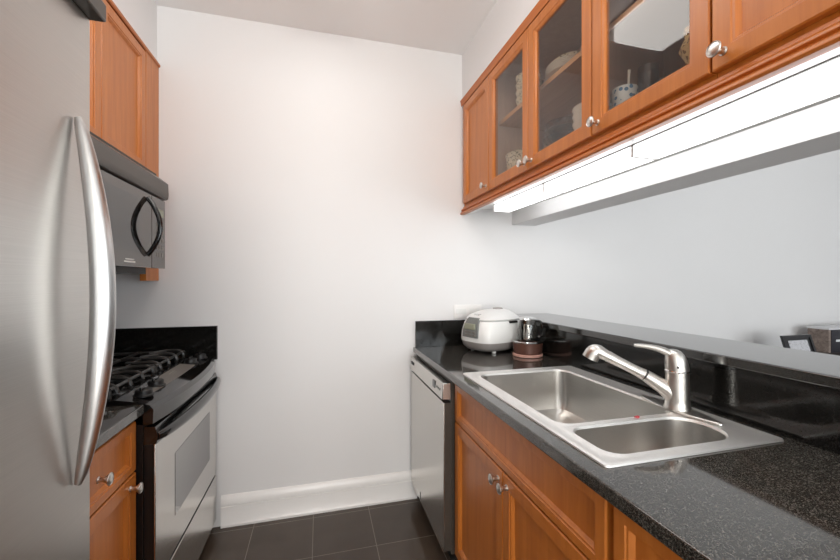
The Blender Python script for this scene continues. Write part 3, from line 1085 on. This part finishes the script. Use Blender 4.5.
def bow(y, amt):
    return amt * (1 - ((y - RC) / (RY1 - RC)) ** 2)


# cooktop with rim
bm = bmesh.new()
ringloft(bm, [[(XL + 0.022, RY0, 0.905), (-0.642, RY0, 0.905), (-0.642, RY1, 0.905), (XL + 0.022, RY1, 0.905)],
              [(XL + 0.022, RY0, 0.93), (-0.642, RY0, 0.93), (-0.642, RY1, 0.93), (XL + 0.022, RY1, 0.93)],
              [(XL + 0.035, RY0 + 0.015, 0.932), (-0.652, RY0 + 0.015, 0.932), (-0.652, RY1 - 0.015, 0.932), (XL + 0.035, RY1 - 0.015, 0.932)],
              [(XL + 0.045, RY0 + 0.025, 0.922), (-0.662, RY0 + 0.025, 0.922), (-0.662, RY1 - 0.025, 0.922), (XL + 0.045, RY1 - 0.025, 0.922)]])
obj('cooktop', bm, 'black_gloss', rg)
# control panel: sloped top, bowed front
bm = bmesh.new()
ns = 24
rings = []
for k in range(ns + 1):
    y = RY0 + (RY1 - RY0) * k / ns
    b = bow(y, 0.035)
    rings.append([(-0.641, y, 0.86), (-0.641, y, 0.931), (-0.58 + b * 0.5, y, 0.920), (-0.545 + b, y, 0.908), (-0.533 + b, y, 0.892), (-0.535 + b, y, 0.845), (-0.56, y, 0.842)])
ringloft(bm, rings)
cp_ = obj('control_panel', bm, 'black_gloss', rg)
bm = bmesh.new()
rings = []
for k in range(13):
    y = 1.535 + 0.46 * k / 12
    y0_ = y
    b = bow(y, 0.035)
    rings.append([(-0.632, y0_, 0.9285), (-0.632, y0_, 0.9305), (-0.582 + b * 0.5, y0_, 0.9215), (-0.582 + b * 0.5, y0_, 0.9195)])
ringloft(bm, rings)
obj('inlay', bm, 'panel_grey', cp_, 'flat graphite grey inlay')
obj('marking', B((-0.612, -0.610, 1.80, 1.862, 0.9265, 0.9278), (-0.600, -0.599, 1.80, 1.85, 0.9245, 0.9262)), 'cushion', cp_)
for ky in (1.505, 1.632, 2.03, 2.145):
    bm = bmesh.new()
    kx = -0.588 if ky < 1.6 or ky > 2.1 else -0.598
    z0 = 0.923
    lathe(bm, [(0, 0), (0.032, 0), (0.032, 0.004), (0.027, 0.007), (0.0255, 0.020), (0.022, 0.023), (0, 0.023)], kx, ky, z0, 'z', 28)
    kb = obj('knob', bm, 'black_matte', cp_)
    obj('grip', B((kx - 0.004, kx + 0.004, ky - 0.024, ky + 0.024, z0 + 0.018, z0 + 0.033)), 'black_gloss', kb, bevel=0.002)
# burners and grates
for bx in (-0.99, -0.78):
    for by in (1.62, 2.02):
        bm = bmesh.new()
        lathe(bm, [(0.048, 0), (0.048, 0.006), (0.036, 0.008), (0.036, 0.014), (0, 0.014)], bx, by, 0.922, 'z', 28)
        bb = obj('burner', bm, 'steel_y', rg)
        bm = bmesh.new()
        lathe(bm, [(0, 0.014), (0.033, 0.014), (0.034, 0.018), (0.03, 0.022), (0, 0.023)], bx, by, 0.922, 'z', 28)
        obj('cap', bm, 'black_matte', bb)
for gy0, gy1 in ((1.468, 1.813), (1.828, 2.173)):
    bm = bmesh.new()
    gx0, gx1 = -1.075, -0.672
    zt_ = 0.957
    r_ = 0.0055
    corners = [(gx0, gy0), (gx1, gy0), (gx1, gy1), (gx0, gy1)]
    for i in range(4):
        a_, b_ = corners[i], corners[(i + 1) % 4]
        tube(bm, [(a_[0], a_[1], zt_), (b_[0], b_[1], zt_)], r_, 8, flat=(1, 1.3))
        tube(bm, [(a_[0], a_[1], zt_), (a_[0], a_[1], 0.9225)], 0.007, 8)
    xm = (gx0 + gx1) / 2
    tube(bm, [(xm, gy0, zt_), (xm, gy1, zt_)], r_, 8, flat=(1, 1.3))
    for bx in (-0.99 + 0.018, -0.78 + 0.002):
        cy = (gy0 + gy1) / 2
        for dx, dy in ((1, 0), (-1, 0), (0, 1), (0, -1)):
            if dx:
                lim = 0.099
                p1 = (bx + dx * 0.03, cy, zt_ + 0.004)
                p2 = (bx + dx * lim, cy, zt_)
                tube(bm, [p1, (bx + dx * 0.06, cy, zt_ + 0.006), p2], r_, 8, flat=(1, 1.3))
            else:
                e_ = gy1 if dy > 0 else gy0
                tube(bm, [(bx, cy + dy * 0.03, zt_ + 0.004), (bx, cy + dy * 0.07, zt_ + 0.007), (bx, e_, zt_)], r_, 8, flat=(1, 1.3))
    # curved fingers along the front rail
    for k in range(4):
        fy = gy0 + 0.03 + k * (gy1 - gy0 - 0.06) / 3
        cpt = catmull([(gx1 + 0.008, fy, 0.926), (gx1 + 0.007, fy, 0.950), (gx1 - 0.014, fy, 0.967), (gx1 - 0.07, fy, 0.968), (gx1 - 0.13, fy + (0.03 if k < 2 else -0.03), 0.963)], 5)
        tube(bm, cpt, 0.0078, 8)
    obj('grate', bm, 'iron', rg)
# oven door
dr = obj('oven_door', B((RX - 0.006, RX, RY0 + 0.004, RY1 - 0.003, 0.305, 0.775)), 'steel_door', rg, bevel=0.002, seg=2)
obj('door_edge', B((RX - 0.034, RX - 0.0062, RY0 + 0.005, RY1 - 0.004, 0.306, 0.775)), 'black_matte', dr)
bm = bmesh.new()
w0, w1, v0, v1 = 1.615, 2.075, 0.432, 0.668
ringloft(bm, [[(RX - 0.002, w0, v0), (RX - 0.002, w1, v0), (RX - 0.002, w1, v1 - 0.0), (RX - 0.002, w0, v1 - 0.0)],
              [(RX + 0.0012, w0, v0), (RX + 0.0012, w1, v0), (RX + 0.0012, w1, v1), (RX + 0.0012, w0, v1)],
              [(RX + 0.0005, w0 + 0.004, v0 + 0.004), (RX + 0.0005, w1 - 0.004, v0 + 0.004), (RX + 0.0005, w1 - 0.004, v1 - 0.004), (RX + 0.0005, w0 + 0.004, v1 - 0.004)]])
obj('window', bm, 'oven_glass', dr)
bm = bmesh.new()
rings = []
for k in range(ns + 1):
    y = RY0 + 0.004 + (RY1 - RY0 - 0.008) * k / ns
    b = bow(y, 0.012)
    rings.append([(RX - 0.034, y, 0.775), (RX + 0.002 + b, y, 0.775), (RX + 0.006 + b, y, 0.80), (RX - 0.002 + b, y, 0.833), (RX - 0.034, y, 0.835)])
ringloft(bm, rings)
obj('top_trim', bm, 'black_gloss', dr)
bm = bmesh.new()
pts = []
ra = []
for k in range(33):
    q = k / 32
    y = RY0 + 0.008 + (RY1 - RY0 - 0.016) * q
    s_ = math.sin(math.pi * q)
    pts.append((RX + 0.004 + 0.046 * s_ ** 0.6, y, 0.800 + 0.006 * s_))
    ra.append(0.014 + 0.008 * s_ ** 0.5)
tube(bm, pts, ra, 14, flat=(0.7, 1.0))
obj('handle', bm, 'black_gloss', dr)
obj('storage_drawer', B((RX - 0.006, RX, RY0 + 0.004, RY1 - 0.003, 0.06, 0.292)), 'steel_door', rg, bevel=0.002)

# ================================================================ things on the counter
# outlet plate
ol = thing('wall_outlet', 'white horizontal outlet plate on the far wall behind the rice cooker', 'outlet', (0.90, YB - 0.004, 1.12))
obj('plate', B((0.812, 0.998, YB - 0.006, YB - 0.0005, 1.082, 1.166)), 'trim', ol, bevel=0.002)
for ox in (0.86, 0.95):
    obj('socket', B((ox - 0.034, ox + 0.034, YB - 0.0075, YB - 0.0061, 1.108, 1.141)), 'white_plastic', ol, bevel=0.0008)

# rice cooker
RCX, RCY = 0.972, 2.022
rc = thing('rice_cooker', 'white rounded rice cooker with grey base in the far counter corner', 'rice cooker', (RCX, RCY, ZT))


def shell(z, g, dx=0.0):
    return supell(RCX + dx, RCY, 0.168 - g, 0.135 - g, z, 3.2)


bm = bmesh.new()
ringloft(bm, [shell(ZT + 0.010, 0.055), shell(ZT + 0.014, 0.03), shell(ZT + 0.035, 0.008), shell(ZT + 0.062, 0.0)])
obj('lower_shell', bm, 'grey_plastic', rc, 'warm grey lower shell')
bm = bmesh.new()
ringloft(bm, [shell(ZT + 0.062, -0.001), shell(ZT + 0.075, -0.003), shell(ZT + 0.12, 0.0, 0.002), shell(ZT + 0.165, 0.010, 0.006), shell(ZT + 0.178, 0.016, 0.008), shell(ZT + 0.180, 0.03, 0.008)])
obj('upper_shell', bm, 'white_plastic', rc)
bm = bmesh.new()
ringloft(bm, [shell(ZT + 0.181, 0.018, 0.008), shell(ZT + 0.188, 0.016, 0.008), shell(ZT + 0.205, 0.032, 0.012), shell(ZT + 0.222, 0.06, 0.02), shell(ZT + 0.232, 0.082, 0.028), shell(ZT + 0.238, 0.10, 0.032)])
ld = obj('lid', bm, 'white_lid', rc)
bm = bmesh.new()
lathe(bm, [(0, 0), (0.03, 0), (0.03, 0.006), (0.024, 0.010), (0.012, 0.010), (0.010, 0.006), (0, 0.006)], RCX + 0.05, RCY, ZT + 0.236, 'z', 24)
obj('steam_vent', bm, 'grey_plastic', ld)
obj('latch', B((RCX - 0.12, RCX - 0.06, RCY - 0.022, RCY + 0.022, ZT + 0.205, ZT + 0.216)), 'chrome', ld, bevel=0.004)
obj('hinge_slot', B((RCX + 0.012, RCX + 0.075, RCY - 0.1285, RCY - 0.118, ZT + 0.166, ZT + 0.178)), 'black_matte', rc)
# slanted control face wrapping the left end
bm = bmesh.new()
rings = []
for z, x, w in ((ZT + 0.088, RCX - 0.1735, 0.060), (ZT + 0.13, RCX - 0.172, 0.058), (ZT + 0.172, RCX - 0.158, 0.050), (ZT + 0.196, RCX - 0.143, 0.04)):
    rings.append([(x, RCY - w, z), (x - 0.003, RCY, z), (x, RCY + w, z), (x + 0.02, RCY + w, z), (x + 0.02, RCY - w, z)])
ringloft(bm, rings)
cf = obj('control_face', bm, 'btn', rc)
obj('screen', B((RCX - 0.1795, RCX - 0.165, RCY - 0.04, RCY + 0.04, ZT + 0.132, ZT + 0.165)), 'lcd', cf, bevel=0.003)
bm = bmesh.new()
# side-facing control pad seen from the aisle
for k in range(3):
    for q in range(2):
        box(bm, RCX - 0.178, RCX - 0.17, RCY - 0.045 + 0.03 * k, RCY - 0.025 + 0.03 * k, ZT + 0.095 + q * 0.017, ZT + 0.106 + q * 0.017)
obj('buttons', bm, 'panel_grey', cf)
bm = bmesh.new()
hpts = []
for k in range(17):
    a_ = math.pi * k / 16
    hpts.append((RCX + 0.03 - 0.10 * math.cos(a_) * 0.2, RCY - 0.128 * math.cos(a_), ZT + 0.19 + 0.055 * math.sin(a_)))
for sx, sy in ((-0.07, -0.085), (0.09, -0.085), (-0.07, 0.085), (0.09, 0.085)):
    bm2 = bmesh.new()
    lathe(bm2, [(0, 0), (0.009, 0), (0.012, 0.004), (0.012, 0.014), (0, 0.014)], RCX + sx, RCY + sy, ZT, 'z', 16)
    obj('foot', bm2, 'white_plastic', rc)
bm.free()

rc.rotation_euler = (0, 0, math.radians(20))

# kettle on heating base
KX, KY = 1.083, 1.815
hb = thing('warming_base', 'round brown bronze warming base with rose ring beside the rice cooker', 'warming base', (KX, KY, ZT))
bm = bmesh.new()
lathe(bm, [(0, 0), (0.072, 0), (0.079, 0.003), (0.079, 0.013), (0.074, 0.016), (0, 0.016)], KX, KY, ZT, 'z', 40)
obj('foot_ring', bm, 'pink', hb)
bm = bmesh.new()
lathe(bm, [(0, 0.016), (0.070, 0.016), (0.075, 0.022), (0.078, 0.075), (0, 0.075)], KX, KY, ZT, 'z', 40)
obj('drum', bm, 'copper', hb)
bm = bmesh.new()
lathe(bm, [(0.055, 0.075), (0.080, 0.075), (0.081, 0.080), (0.078, 0.083), (0.055, 0.080)], KX, KY, ZT, 'z', 40)
obj('rim', bm, 'chrome', hb)
kt = thing('glass_kettle', 'small glass and chrome kettle standing on the round brown base', 'kettle', (KX, KY, ZT + 0.084))
z0 = ZT + 0.084
bm = bmesh.new()
lathe(bm, [(0, 0), (0.050, 0), (0.055, 0.006), (0.054, 0.05), (0.043, 0.10), (0.040, 0.112), (0.037, 0.112), (0.040, 0.10), (0.051, 0.05), (0.052, 0.008), (0, 0.004)], KX, KY, z0, 'z', 36)
obj('jug', bm, 'jug', kt)
bm = bmesh.new()
lathe(bm, [(0.022, 0.006), (0.024, 0.02), (0.022, 0.085), (0, 0.086)], KX, KY, z0, 'z', 24)
obj('infuser', bm, 'chrome', kt)
bm = bmesh.new()
lathe(bm, [(0.0, 0.110), (0.043, 0.110), (0.046, 0.114), (0.042, 0.120), (0.025, 0.126), (0, 0.128)], KX, KY, z0, 'z', 32)
obj('lid', bm, 'chrome', kt)
bm = bmesh.new()
hd2 = Vector((0.82, -0.57, 0)).normalized()
bp_ = Vector((KX, KY, z0))
tube(bm, catmull([bp_ + hd2 * 0.040 + Vector((0, 0, 0.105)), bp_ + hd2 * 0.068 + Vector((0, 0, 0.10)), bp_ + hd2 * 0.076 + Vector((0, 0, 0.06)), bp_ + hd2 * 0.068 + Vector((0, 0, 0.028)), bp_ + hd2 * 0.054 + Vector((0, 0, 0.025))], 5), 0.0065, 10)
obj('handle', bm, 'black_gloss', kt)

# ================================================================ living room side
sb = thing('sideboard', 'dark walnut sideboard against the far living room wall', 'sideboard', (3.9, 1.98, 0))
obj('top', B((3.0, 4.8, 1.70, YB - 0.022, 0.73, 0.76)), 'dark_wood', sb, bevel=0.003)
obj('body', B((3.03, 4.77, 1.73, YB - 0.03, 0.12, 0.73)), 'dark_wood', sb)
for lx in (3.07, 4.69):
    for ly in (1.75, 2.14):
        obj('leg', B((lx, lx + 0.04, ly, ly + 0.04, 0, 0.12)), 'dark_wood', sb)
for k in range(3):
    d = obj('door', B((3.04 + 0.577 * k, 3.04 + 0.577 * k + 0.57, 1.712, 1.7295, 0.14, 0.71)), 'dark_wood', sb, bevel=0.002)
# storage box
bx = thing('storage_box', 'weathered grey wooden box with dark front on the sideboard', 'box', (4.05, 2.06, 0.76))
obj('body', B((3.777, 4.35, 1.99, 2.12, 0.76, 0.938)), 'box_wood', bx)
obj('lid', B((3.773, 4.354, 1.986, 2.124, 0.9385, 0.95)), 'box_top', bx, 'pale flat lid')
obj('front_panel', B((3.80, 4.349, 1.986, 1.9895, 0.762, 0.938)), 'box_dark', bx, 'dark navy front')
obj('stripe', B((3.85, 4.32, 1.984, 1.9857, 0.845, 0.862)), 'mat_white', bx)
# picture frame leaning
pf = thing('picture_frame', 'small black picture frame leaning on the sideboard before the grey box', 'picture frame', (3.31, 1.90, 0.76))
pf.rotation_euler = (math.radians(0), 0, 0)
bm = bmesh.new()
x0, x1 = 3.165, 3.455
zb_, zt_ = 0.7605, 0.925
yb_ = lambda z: 1.88 + (z - zb_) * 0.28


def slant(bm, xa, xb, za, zb, off, th):
    v = []
    for z in (za, zb):
        for x, y in ((xa, yb_(z) - off), (xb, yb_(z) - off), (xb, yb_(z) - off + th), (xa, yb_(z) - off + th)):
            v.append(bm.verts.new((x, y, z)))
    for f in ((0, 3, 2, 1), (4, 5, 6, 7), (0, 1, 5, 4), (1, 2, 6, 5), (2, 3, 7, 6), (3, 0, 4, 7)):
        bm.faces.new([v[i] for i in f])


w = 0.02
slant(bm, x0, x1, zb_, zb_ + w, 0.006, 0.016)
slant(bm, x0, x1, zt_ - w, zt_, 0.006, 0.016)
slant(bm, x0, x0 + w, zb_ + w, zt_ - w, 0.006, 0.016)
slant(bm, x1 - w, x1, zb_ + w, zt_ - w, 0.006, 0.016)
obj('frame', bm, 'frame_black', pf)
bm = bmesh.new()
slant(bm, x0 + w, x1 - w, zb_ + w, zt_ - w, 0.0, 0.004)
obj('mat_board', bm, 'frame_black', pf)
bm = bmesh.new()
slant(bm, x0 + 0.05, x1 - 0.05, zb_ + 0.05, zt_ - 0.035, 0.0015, 0.002)
obj('print', bm, 'picture', pf, 'pale grey print')
